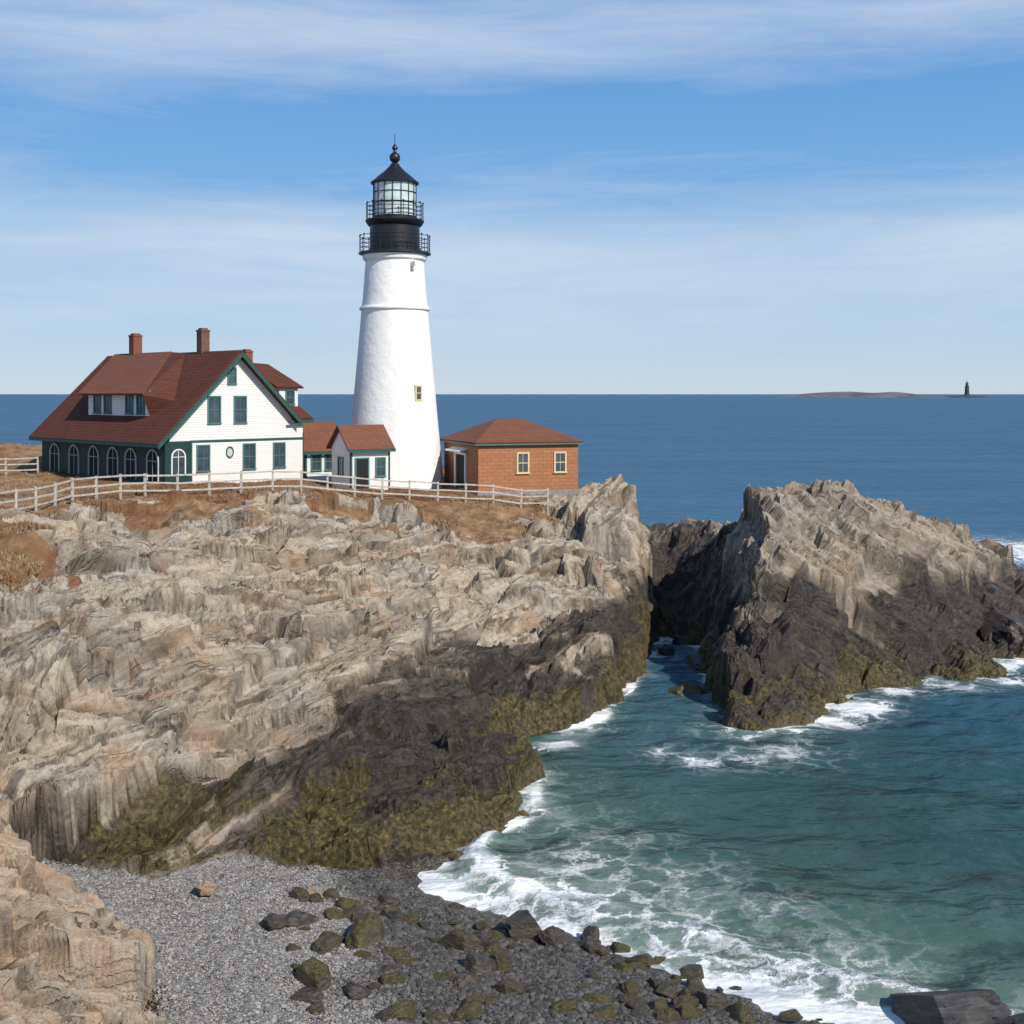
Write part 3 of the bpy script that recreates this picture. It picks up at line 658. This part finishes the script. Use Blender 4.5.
A1=(5.6,7.6,8.05);B1_=(11.0,7.6,8.05)
t.slab([(5.6,3.9,e),(14.0,3.9,e),B1_,A1],.18); t.slab([(14.0,3.9,e),(14.0,11.4,e),B1_],.18); t.slab([(14.0,11.4,e),(5.6,11.4,e),A1,B1_],.18)
# hipped near end of the long dormer
t.poly([(.22,3.2,5.74),(1.9,2.0,5.35),(5.1,6.4,8.60),(5.1,8.3,8.72)])
t.poly([(.22,3.2,5.74),(.8,3.3,4.3),(1.9,2.0,5.35)])
rf=t.make('roof',ROOF,h)
t=MB(); t.slab([(5.12,8.2,8.76),(5.12,16.5,8.76),(.2,12.2,5.84),(.2,3.2,5.84)],.14); t.make('dormer_roof',ROOF2,h)  # house shingle again, with the shallower slope's brighter light put into its colour
t=MB(); t.prism([(.8,3.35,4.2),(.8,3.35,5.98),(1.4,3.9,6.3),(1.4,3.9,4.8)],(0,8.5,0)); dw=t.make('dormer_wall',WHITE,h)
for yy_ in (4.5,6.0,9.0,10.5): window(h,'x',yy_,.8,4.55,5.6,.8,TEAL,cross=(1,1),fw=.12)
t=MB()
for sx in (-1,1):
    xe=-.8 if sx<0 else 9.75
    a=(5.15,-.66,8.52); bb=(xe,-.66,8.52-abs(xe-5.15)*.983)
    t.prism([a,bb,(bb[0],-.66,bb[2]-.30),(a[0],-.66,a[2]-.30)],(0,.055,0))
t.box(1.75,10.32,-.05,-.003,2.74,2.88)
t.box(10.28,10.36,-.06,.1,-.5,3.2); t.box(1.75,1.87,-.06,-.002,-.5,2.72)
t.box(-.84,-.78,-.6,17.7,2.5,2.78)
t.box(8.9,10.85,-.42,-.36,3.84,4.02)
t.box(13.44,13.56,4.34,4.398,-.5,3.9); t.box(10.4,14.0,3.84,3.9,3.78,4.0)
t.make('trim',GREEN,h)
for c_,z0,z1,w in [(3.45,3.97,5.6,.8),(5.37,3.97,5.6,.8),(4.75,6.5,7.45,.5),(2.66,.95,2.5,.8),(6.05,.95,2.5,.8),(8.38,.95,2.5,.8)]:
    window(h,'y',c_,0,z0,z1,w,TEAL)
window(h,'y',.85,-.10,.7,2.3,.85,TRIM,arch=True,fw=.08)
for c_ in (1.4,4.2,6.6,9.3,12.2,15.2):
    window(h,'x',c_,-.05,.35,2.25,1.3,PALETRIM,arch=True,fw=.10,glass=DARKROOM)
t=MB()
for i in range(20):
    a0=2*math.pi*i/20;a1=2*math.pi*(i+1)/20
    t.prism([(4.6+r*.26*math.cos(a),-.003,2.05+r*.34*math.sin(a)) for r,a in ((.85,a0),(1.12,a0),(1.12,a1),(.85,a1))],(0,-.05,0))
rw=MB(); rw.poly([(4.6+.22*math.cos(2*math.pi*i/20),-.01,2.05+.29*math.sin(2*math.pi*i/20)) for i in range(20)]); o=rw.make('window',PALETRIM,h); t.make('frame',GREEN,o)
def chimney(x,y,z0,z1,w,mat,par=h):
    c=MB(); c.box(x-w/2,x+w/2,y-w/2,y+w/2,z0,z1-.2); c.box(x-w/2-.04,x+w/2+.04,y-w/2-.04,y+w/2+.04,z1-.2,z1-.08); c.box(x-w/2+.08,x+w/2-.08,y-w/2+.08,y+w/2-.08,z1-.08,z1+.04)
    c.make('chimney',mat,par)
chimney(5.3,4.4,8.0,10.2,.62,CHIMB); chimney(5.2,13.5,8.2,10.15,.68,CHIM); chimney(10.8,7.6,7.2,9.0,.6,CHIM)
t=MB(); t.prism([(11.6,4.7,4.8),(13.2,4.7,4.8),(13.2,4.7,6.3),(11.6,4.7,6.3)],(0,2.2,0)); t.make('dormer_wall',WHITE,h)
t=MB(); t.slab([(11.2,4.4,6.3),(13.5,4.4,6.3),(12.6,7.6,8.0),(10.6,7.6,8.1)],.12); t.make('dormer_roof',ROOF,h)
window(h,'y',12.5,4.7,5.1,6.0,.6,TEAL)
window(h,'y',11.9,4.4,1.0,2.5,.7,TEAL)

# ---------------------------------------------------------------- outbuildings
def gable_shed(name,loc,rz,W,L,he,hr,label,doors,wins,roofmat):
    o=thing(name,loc,rz,label,'building')
    t=MB(); t.prism([(0,0,-.8),(0,0,he),(0,L/2,hr-.1),(0,L,he),(0,L,-.8)],(W,0,0)); t.make('wall',WHITE,o)
    t=MB(); k=(hr-he)/(L/2); ov=.3
    t.slab([(-ov,-ov,he-ov*k+.08),(W+ov,-ov,he-ov*k+.08),(W+ov,L/2,hr+.08),(-ov,L/2,hr+.08)],.12)
    t.slab([(-ov,L+ov,he-ov*k+.078),(W+ov,L+ov,he-ov*k+.078),(W+ov,L/2,hr+.078),(-ov,L/2,hr+.078)],.12)
    t.make('roof',roofmat,o)
    t=MB(); t.box(-ov,W+ov,-ov-.05,-ov-.002,he-ov*k-.12,he-ov*k+.06); t.box(-.03,.08,-.05,-.003,-.3,he-.2); t.box(W-.08,W+.03,-.05,-.003,-.3,he-.2)
    t.box(-.05,-.003,0.0,.1,-.3,he-.2)
    t.make('trim',GREEN,o)
    for c_,w,hh in doors:
        t=MB(); t.box(c_-w/2,c_+w/2,-.04,-.004,-.2,hh); d=t.make('door',DARKROOM,o)
        t=MB(); t.box(c_-w/2-.1,c_-w/2,-.08,-.003,-.2,hh+.1); t.box(c_+w/2,c_+w/2+.1,-.08,-.003,-.2,hh+.1); t.box(c_-w/2,c_+w/2,-.08,-.003,hh,hh+.1); t.make('frame',TEAL,d)
    for ax,c_,z0,z1,w in wins: window(o,ax,c_,0,z0,z1,w,TEAL)
    return o
gable_shed('passage_building',(-14.1,84,9.0),rad(30),2.4,3.2,2.3,4.0,'small white passage building with red gable roof',[],[('y',.75,.8,1.9,.6),('y',1.75,.8,1.9,.6)],ROOF2)
gable_shed('entrance_building',(-10.35,79,8.7),rad(30),2.7,3.3,2.9,4.2,'small white entrance building beside the lighthouse tower',[(.75,.8,2.1)],[('y',2.05,1.0,2.1,.55),('x',1.7,1.0,2.1,.7)],ROOF2)
bb=thing('brick_building',(-2.2,80,8.4),rad(20),'square orange brick building with hipped red roof','building')
W,L,he,hr=7.05,7.6,3.45,4.9
t=MB(); t.box(0,W,0,L,.25,he); t.make('wall',BRICK,bb)
t=MB(); t.box(-.05,W+.05,-.05,L+.05,-1.2,.25-.002); t.make('foundation',STONE,bb)
t=MB(); ov=.3; r1=(W*.5-.9,L/2,hr); r2=(W*.5+.9,L/2,hr)
c00=(-ov,-ov,he);c10=(W+ov,-ov,he);c11=(W+ov,L+ov,he);c01=(-ov,L+ov,he)
t.slab([c00,c10,r2,r1],.1); t.slab([c10,c11,r2],.1); t.slab([c11,c01,r1,r2],.1); t.slab([c01,c00,r1],.1); t.make('roof',ROOF2,bb)
t=MB(); t.box(-ov+.02,W+ov-.02,-ov+.02,L+ov-.02,he-.2,he-.11); t.make('eave',TEAL,bb)
for c_ in (3.1,5.75): window(bb,'y',c_,0,1.45,2.65,.66,TAN,fw=.12)
t=MB(); t.box(-.05,-.004,2.6,4.6,.25,2.5); d=t.make('door',DARKROOM,bb)  # flat panel; shade of the doorway recess is put into its colour
t=MB(); t.box(-.12,-.003,4.6,4.9,.25,2.65); t.box(-.12,-.003,2.42,2.6,.25,2.65); t.box(-.12,-.003,2.6,4.6,2.5,2.65); t.make('frame',TRIM,d)
t=MB(); t.slab([(-.7,2.1,2.8),(-.7,5.2,2.8),(-.003,5.2,3.0),(-.003,2.1,3.0)],.1); t.make('awning',TRIM,bb)

# ---------------------------------------------------------------- fences
def fence(pts,name,label,rails=3,hgt=1.2,span=1.75):
    P3=[Vector((x,y,0)) for x,y in pts]; out=[]
    seg=[(b_-a_).length for a_,b_ in zip(P3[:-1],P3[1:])]; tot=sum(seg); N_=int(tot/span)
    for i in range(N_+1):
        s_=tot*i/N_; k=0
        while k<len(seg)-1 and s_>seg[k]: s_-=seg[k]; k+=1
        p=P3[k]+(P3[k+1]-P3[k])*min(1,s_/seg[k]); out.append(Vector((p.x,p.y,ground_z(p.x,p.y))))
    o=thing(name,out[0],0,label,'fence'); base_=out[0]
    for i,p in enumerate(out):
        t=MB(); t.box(-.055,.055,-.055,.055,-.6,hgt); t.prism([(-.06,-.06,hgt),(.06,-.06,hgt),(.06,.06,hgt),(-.06,.06,hgt)],(0,0,.05))
        q=t.make('post',WOOD,o); q.location=p-base_; q.rotation_euler=(random.uniform(-.03,.03),random.uniform(-.03,.03),random.uniform(-.2,.2))
    for r in range(rails):
        z=hgt*(.28+.34*r)
        t=MB()
        for a_,b_ in zip(out[:-1],out[1:]):
            j1=random.uniform(-.03,.03); j2=random.uniform(-.03,.03)
            oy=Vector((0,-.08,0)); t.bar(a_-base_+oy+Vector((0,0,z+j1)),b_-base_+oy+Vector((0,0,z+j2)),.04,.09)
        t.make('rail',WOOD,o)
    return o
def gp(px,d): return ((px-512)/F*d,d)
fence([gp(-120,48),gp(-40,52.5),gp(0,55.5),gp(75,62.5),gp(140,67),gp(220,69.5),gp(285,71),gp(340,73.5),gp(400,75.5),gp(470,77),gp(548,78.5)],'rail_fence','weathered white three rail fence along the cliff top')
fence([gp(-60,84),gp(38,87)],'rail_fence','white rail fence behind the porch of the house')

# ---------------------------------------------------------------- boulders
def boulder_mat(name,olive_amt,lo,mid_,hi):
    BM,nt,b=newmat(name); g=G(nt); pos=g.pos(); info=g.n('ObjectInfo')
    vv=g.n('VectorMath',operation='ADD'); nt.links.new(pos,vv.inputs[0]); nt.links.new(info.outputs['Location'],vv.inputs[1]); q=vv.outputs[0]
    f1=g.noise(g.scale(q,(1.5,1.5,5)),1.2,8,.65); f2=g.noise(q,5,5,.65)
    dk=g.ramp(f1,[(.3,lo),(.5,mid_),(.75,hi)])
    ol=g.ramp(f2,[(.3,(.024,.020,.007)),(.55,(.090,.075,.018)),(.75,(.19,.155,.04))])
    geo=g.n('NewGeometry'); sz=g.n('SeparateXYZ'); nt.links.new(geo.outputs['Normal'],sz.inputs[0])
    um=g.m('MULTIPLY',g.m('MULTIPLY',g.rng(g.m('MULTIPLY_ADD',f1,1.8,g.m('MULTIPLY',sz.outputs[2],.5)),.85,1.35),g.rng(info.outputs['Random'],.2,.65)),olive_amt)
    c=g.mix(um,dk,ol); nt.links.new(c,b.inputs['Base Color']); b.inputs['Roughness'].default_value=.42
    nt.links.new(g.bump(g.m('ADD',f1,g.m('MULTIPLY',f2,.25)),.8,.12),b.inputs['Normal'])
    return BM
BM=boulder_mat('boulder_rock',.95,(.016,.013,.010),(.06,.049,.038),(.19,.155,.12))
BD=boulder_mat('dark_sea_rock',.15,(.012,.010,.008),(.045,.037,.03),(.13,.105,.08))
BT=boulder_mat('tan_boulder_rock',.0,(.20,.13,.09),(.38,.27,.18),(.50,.38,.27))
def boulder_mesh(seed,mat,sub=4,rough=1.0):
    bm=bmesh.new(); bmesh.ops.create_icosphere(bm,subdivisions=sub+1,radius=1)
    co=np.array([v.co[:] for v in bm.verts]); k=seed*7.3
    B_,C_=cells(co[:,0]*1.1+k,co[:,1]*1.1+k,co[:,2]*1.6,seed*13+5); B2_,C2_=cells(co[:,0]*2.6+k,co[:,1]*2.6,co[:,2]*3.5+k,seed*17+9)
    r=1+(B_*.34+B2_*.14)*rough+fbm(co[:,0]*1.3+k,co[:,1]*1.3,co[:,2]*1.3,seed,4)*.20
    rs=np.random.RandomState(seed)
    for q in range(9):
        d=rs.normal(size=3); d/=np.linalg.norm(d); lim=rs.uniform(.55,.82)
        dd=co@d; r=np.where(dd*r>lim,lim/np.maximum(dd,1e-3),r)
    for v,s_ in zip(bm.verts,r): v.co*=s_
    me=bpy.data.meshes.new('boulder'); bm.to_mesh(me); bm.free(); me.materials.append(mat); return me
BMS=[boulder_mesh(i,BM,3,.5) for i in range(8)]; BTM=[boulder_mesh(9,BT),boulder_mesh(10,BT)]; BDM=[boulder_mesh(20,BD,5,.9),boulder_mesh(21,BD,5,.9)]
def boulder(px,py,wpx,mesh,label,group,flat=.85):
    for d in np.arange(26,75,.1):
        x=(px-512)/F*d; z=EYE-(py-394)/F*d
        if z<=max(ground_z(x,d),-.05): break
    s_=wpx/F*d/2
    o=bpy.data.objects.new('boulder',mesh); C.objects.link(o); o.location=(x,d+s_*.3,max(ground_z(x,d),-.1)+s_*flat*.25)
    o.scale=(s_*random.uniform(1.0,1.4),s_*random.uniform(.75,1.1),s_*flat*random.uniform(.85,1.1)); o.rotation_euler=(random.uniform(-.3,.3),random.uniform(-.3,.3),random.uniform(0,6.28))
    o['label']=label; o['category']='rock'; o['group']=group
BL=[(330,945,34),(300,925,36),(368,945,52),(408,925,26),(460,948,46),(325,950,26),(480,975,38),(312,985,42),(400,1018,40),(440,985,30),(470,1020,36),(512,995,36),(605,1020,34),(640,1012,26),(690,1020,34),(275,928,30),(490,940,26),(350,920,26),(385,905,24),(540,1015,28),(740,1022,34),(790,1020,22),(700,1000,18)]
for i in range(140):
    a_=random.uniform(0,1); BL.append((300+a_*430+random.uniform(-30,30),random.uniform(885+a_*88,1024),random.uniform(1,2.3)**3*2.2+4))
for i,(px,py,w) in enumerate(BL):
    boulder(px,py,w,BMS[i%8],'wet brown boulder with olive seaweed on the beach','boulders on the beach',random.uniform(.4,.75))
boulder(525,938,42,BDM[1],'large black wet boulder at the edge of the surf','boulders on the beach',.9)
boulder(553,944,32,BDM[0],'large black wet boulder at the edge of the surf','boulders on the beach',.7)
boulder(592,942,24,BMS[4],'small black boulder washed by the surf','boulders on the beach')
boulder(206,893,24,BTM[0],'tan dry boulder lying on grey pebbles','boulders on the beach',.7)
boulder(313,897,20,BTM[1],'tan dry boulder lying on grey pebbles','boulders on the beach',.7)
boulder(690,700,40,BMS[0],'olive brown rock standing in the sea beside the islet','rocks standing in the sea',.8)
boulder(955,1036,110,BDM[1],'big jagged dark brown rock washed by the sea','rocks standing in the sea',.62)
boulder(1020,1050,80,BDM[0],'big jagged dark brown rock washed by the sea','rocks standing in the sea',.5)
boulder(1010,640,60,BDM[1],'low dark rock in the surf beside the islet','rocks standing in the sea',.8)
boulder(668,655,26,BDM[0],'low dark rock in the channel beside the islet','rocks standing in the sea',.6)
boulder(700,668,34,BDM[1],'low dark rock in the channel beside the islet','rocks standing in the sea',.6)
boulder(684,645,26,BDM[1],'low dark rock in the channel beside the islet','rocks standing in the sea',.7)

# ---------------------------------------------------------------- pebbles + dry grass (stuff)
ico=np.array([(0,0,1),(.89,0,.45),(.28,.85,.45),(-.72,.53,.45),(-.72,-.53,.45),(.28,-.85,.45),(.72,.53,-.45),(-.28,.85,-.45),(-.89,0,-.45),(-.28,-.85,-.45),(.72,-.53,-.45),(0,0,-1)])
icf=np.array([(0,1,2),(0,2,3),(0,3,4),(0,4,5),(0,5,1),(1,6,2),(2,7,3),(3,8,4),(4,9,5),(5,10,1),(6,7,2),(7,8,3),(8,9,4),(9,10,5),(10,6,1),(11,7,6),(11,8,7),(11,9,8),(11,10,9),(11,6,10)])
px_=np.random.uniform(-14,6,170000); py_=np.random.uniform(25,38,170000)
k=(sdpoly(px_,py_,BEACH)>.05)&(base(px_,py_)>.10); px_=px_[k][:66000]; py_=py_[k][:66000]; pz_=base(px_,py_)+fbm(px_*.6,py_*.6,px_*0,8,4)*.12
M_=len(px_); s_=.019*np.exp(np.random.normal(0,.38,M_)); 
wp=sstep(-5.0,-2.8,px_+(py_-31)*.25+fbm(px_*.45,py_*.45,px_*0,11,4)*1.6)
s_*=1+.8*wp*np.random.uniform(0,1.6,M_)
ang=np.random.uniform(0,6.28,M_); ca,sa=np.cos(ang),np.sin(ang)
vx=ico[None,:,0]*s_[:,None]*1.3; vy=ico[None,:,1]*s_[:,None]; vz=ico[None,:,2]*s_[:,None]*.6
PV=np.stack([px_[:,None]+vx*ca[:,None]-vy*sa[:,None],py_[:,None]+vx*sa[:,None]+vy*ca[:,None],pz_[:,None]+vz+s_[:,None]*.3],-1).reshape(-1,3)
PF=(icf[None]+12*np.arange(M_)[:,None,None]).reshape(-1,3)
tone=np.repeat((np.random.uniform(.15,.95,M_))*(1-.72*wp),12)
PM,nt,b=newmat('pebbles'); g=G(nt); nt.links.new(g.ramp(g.attr('tone'),[(0,(.022,.019,.015)),(.5,(.23,.22,.205)),(1,(.44,.42,.395))]),b.inputs['Base Color']); b.inputs['Roughness'].default_value=.5
o=np_mesh('pebbles',PV,PF,{'tone':tone},PM); o['kind']='stuff'; o['label']='small grey pebbles covering the beach'; o['category']='gravel'
gx=np.random.uniform(-34,4,220000); gy=42+60*np.random.uniform(0,1,220000)**1.3
k=(sdpoly(gx,gy,GRASS)>0)&(fbm(gx*.7,gy*.7,gx*0,55,3)>-.2); gx=gx[k][:90000]; gy=gy[k][:90000]; gz=base(gx,gy)+fbm(gx*.5,gy*.5,gx*0,5,4)*.16+fbm(gx*2.2,gy*2.2,gx*0,6,4)*.09
M_=len(gx); hh=np.random.uniform(.05,.16,M_); a=np.random.uniform(0,6.28,M_); w=.03
lx=np.random.normal(0,.10,M_); ly=np.random.normal(0,.10,M_)
GV=np.stack([np.stack([gx-w*np.cos(a),gy-w*np.sin(a),gz-.05],-1),np.stack([gx+w*np.cos(a),gy+w*np.sin(a),gz-.05],-1),np.stack([gx+lx,gy+ly,gz+hh],-1)],1).reshape(-1,3)
GM,nt,b=newmat('dry_grass'); g=G(nt); nt.links.new(g.ramp(g.attr('tone'),[(0,(.12,.042,.018)),(.5,(.22,.13,.06)),(1,(.38,.27,.15))]),b.inputs['Base Color']); b.inputs['Roughness'].default_value=.9
o=np_mesh('dry_grass',GV,np.arange(M_*3).reshape(-1,3),{'tone':np.repeat(np.clip(np.random.uniform(0,1,M_)*.6+.25+fbm(gx*.25,gy*.25,gx*0,66,3)*.6,0,1),3)},GM); o['kind']='stuff'; o['label']='dry brown grass covering the cliff top'; o['category']='grass'

# ---------------------------------------------------------------- distant island and beacon
DI=5200.
ix=np.linspace(0,1,60); iy=np.linspace(-1,1,9); IX,IY=np.meshgrid(ix,iy)
x0=(768-512)/F*DI; x1=(950-512)/F*DI
hz=29*np.sin(np.pi*IX)**.8*(1-IY**2)*(.8+.3*vn(IX.ravel()*7,IY.ravel(),IX.ravel()*0,3).reshape(IX.shape))-2
iv=np.stack([x0+(x1-x0)*IX,DI+IY*120,hz],-1).reshape(-1,3); ii=np.arange(540).reshape(9,60)
IQ=np.stack([ii[:-1,:-1],ii[:-1,1:],ii[1:,1:],ii[1:,:-1]],-1).reshape(-1,4)
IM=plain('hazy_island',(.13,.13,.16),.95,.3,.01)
o=np_mesh('distant_island',iv,IQ,None,IM,True); o['kind']='structure'; o['label']='low hazy island on the horizon'; o['category']='island'
bx=(967-512)/F*DI
bc=thing('beacon_tower',(bx,DI,0),0,'dark stone beacon tower on a low ledge','lighthouse')
DM=plain('dark_beacon_stone',(.055,.065,.08),.9,.2,.05)
t=MB(); t.lathe([(14,0),(13,6),(10,14),(8,44),(10,45),(10,48),(6,48),(6,58),(7,58),(2,66),(.8,72)],20); t.make('tower',DM,bc)
t=MB(); t.lathe([(110,-3),(80,5),(30,9),(10,10)],24); o=t.make('ledge',DM,bc)

# ---------------------------------------------------------------- light, sky, camera
el=rad(38); az=math.atan2(.66,-.75)
Sd=Vector((math.sin(az)*math.cos(el),math.cos(az)*math.cos(el),math.sin(el)))
sl=bpy.data.lights.new('sun','SUN'); sl.energy=4.8; sl.angle=rad(.53); sl.color=(1,.93,.82)
so=bpy.data.objects.new('sun',sl); C.objects.link(so); so.rotation_euler=Sd.to_track_quat('Z','Y').to_euler()
w=bpy.data.worlds.new('World'); bpy.context.scene.world=w; w.use_nodes=True; nt=w.node_tree; nt.nodes.clear(); g=G(nt)
out=g.n('OutputWorld'); bg=g.n('Background'); nt.links.new(bg.outputs[0],out.inputs[0]); bg.inputs[1].default_value=.10
sky=g.n('TexSky',sky_type='NISHITA'); sky.sun_disc=False; sky.sun_elevation=el; sky.sun_rotation=az; sky.air_density=1.0; sky.dust_density=.3; sky.ozone_density=2.0
tc=g.n('TexCoord').outputs['Generated']; sp=g.n('SeparateXYZ'); nt.links.new(tc,sp.inputs[0]); zz=sp.outputs[2]
haze=g.ramp(zz,[(0,(.58,.69,.79)),(.06,(.42,.61,.81)),(.16,(.19,.43,.77)),(.30,(.105,.32,.69)),(.6,(.07,.20,.48))])
hz10=g.n('VectorMath',operation='SCALE'); nt.links.new(haze,hz10.inputs[0]); hz10.inputs['Scale'].default_value=10
skyc=g.mix(g.rng(zz,.3,.8,.9,.3),sky.outputs[0],hz10.outputs[0])
n1=g.noise(g.scale(tc,(1.3,1.3,9)),1.2,6,.5,.5); n2=g.noise(g.scale(tc,(3.0,3.0,26)),1.6,8,.68,.8)
cl=g.m('ADD',g.m('MULTIPLY',n1,.68),g.m('MULTIPLY',n2,.32))
def gb(c0,k): return g.m('POWER',2.718,g.m('MULTIPLY',g.m('POWER',g.m('MULTIPLY',g.m('SUBTRACT',zz,c0),k),2),-1))
band=g.m('ADD',gb(.115,24),gb(.285,26))
cf=g.rng(g.m('MULTIPLY_ADD',band,.20,cl),.51,.84,0,.68)
cf=g.m('MULTIPLY',cf,g.rng(zz,.005,.06))
c=g.mix(cf,skyc,(7.0,7.6,8.6)); nt.links.new(c,bg.inputs[0])
cam=bpy.data.cameras.new('camera'); co=bpy.data.objects.new('camera',cam); C.objects.link(co)
cam.sensor_width=36; cam.lens=36*F/1024; cam.clip_end=200000; cam.clip_start=.5
cam.shift_y=-(512-394)/1024
co.location=(0,0,EYE); co.rotation_euler=(rad(90),0,0)
bpy.context.scene.camera=co
vs=bpy.context.scene.view_settings; vs.view_transform='Standard'; vs.look='None'; vs.exposure=0; vs.gamma=1
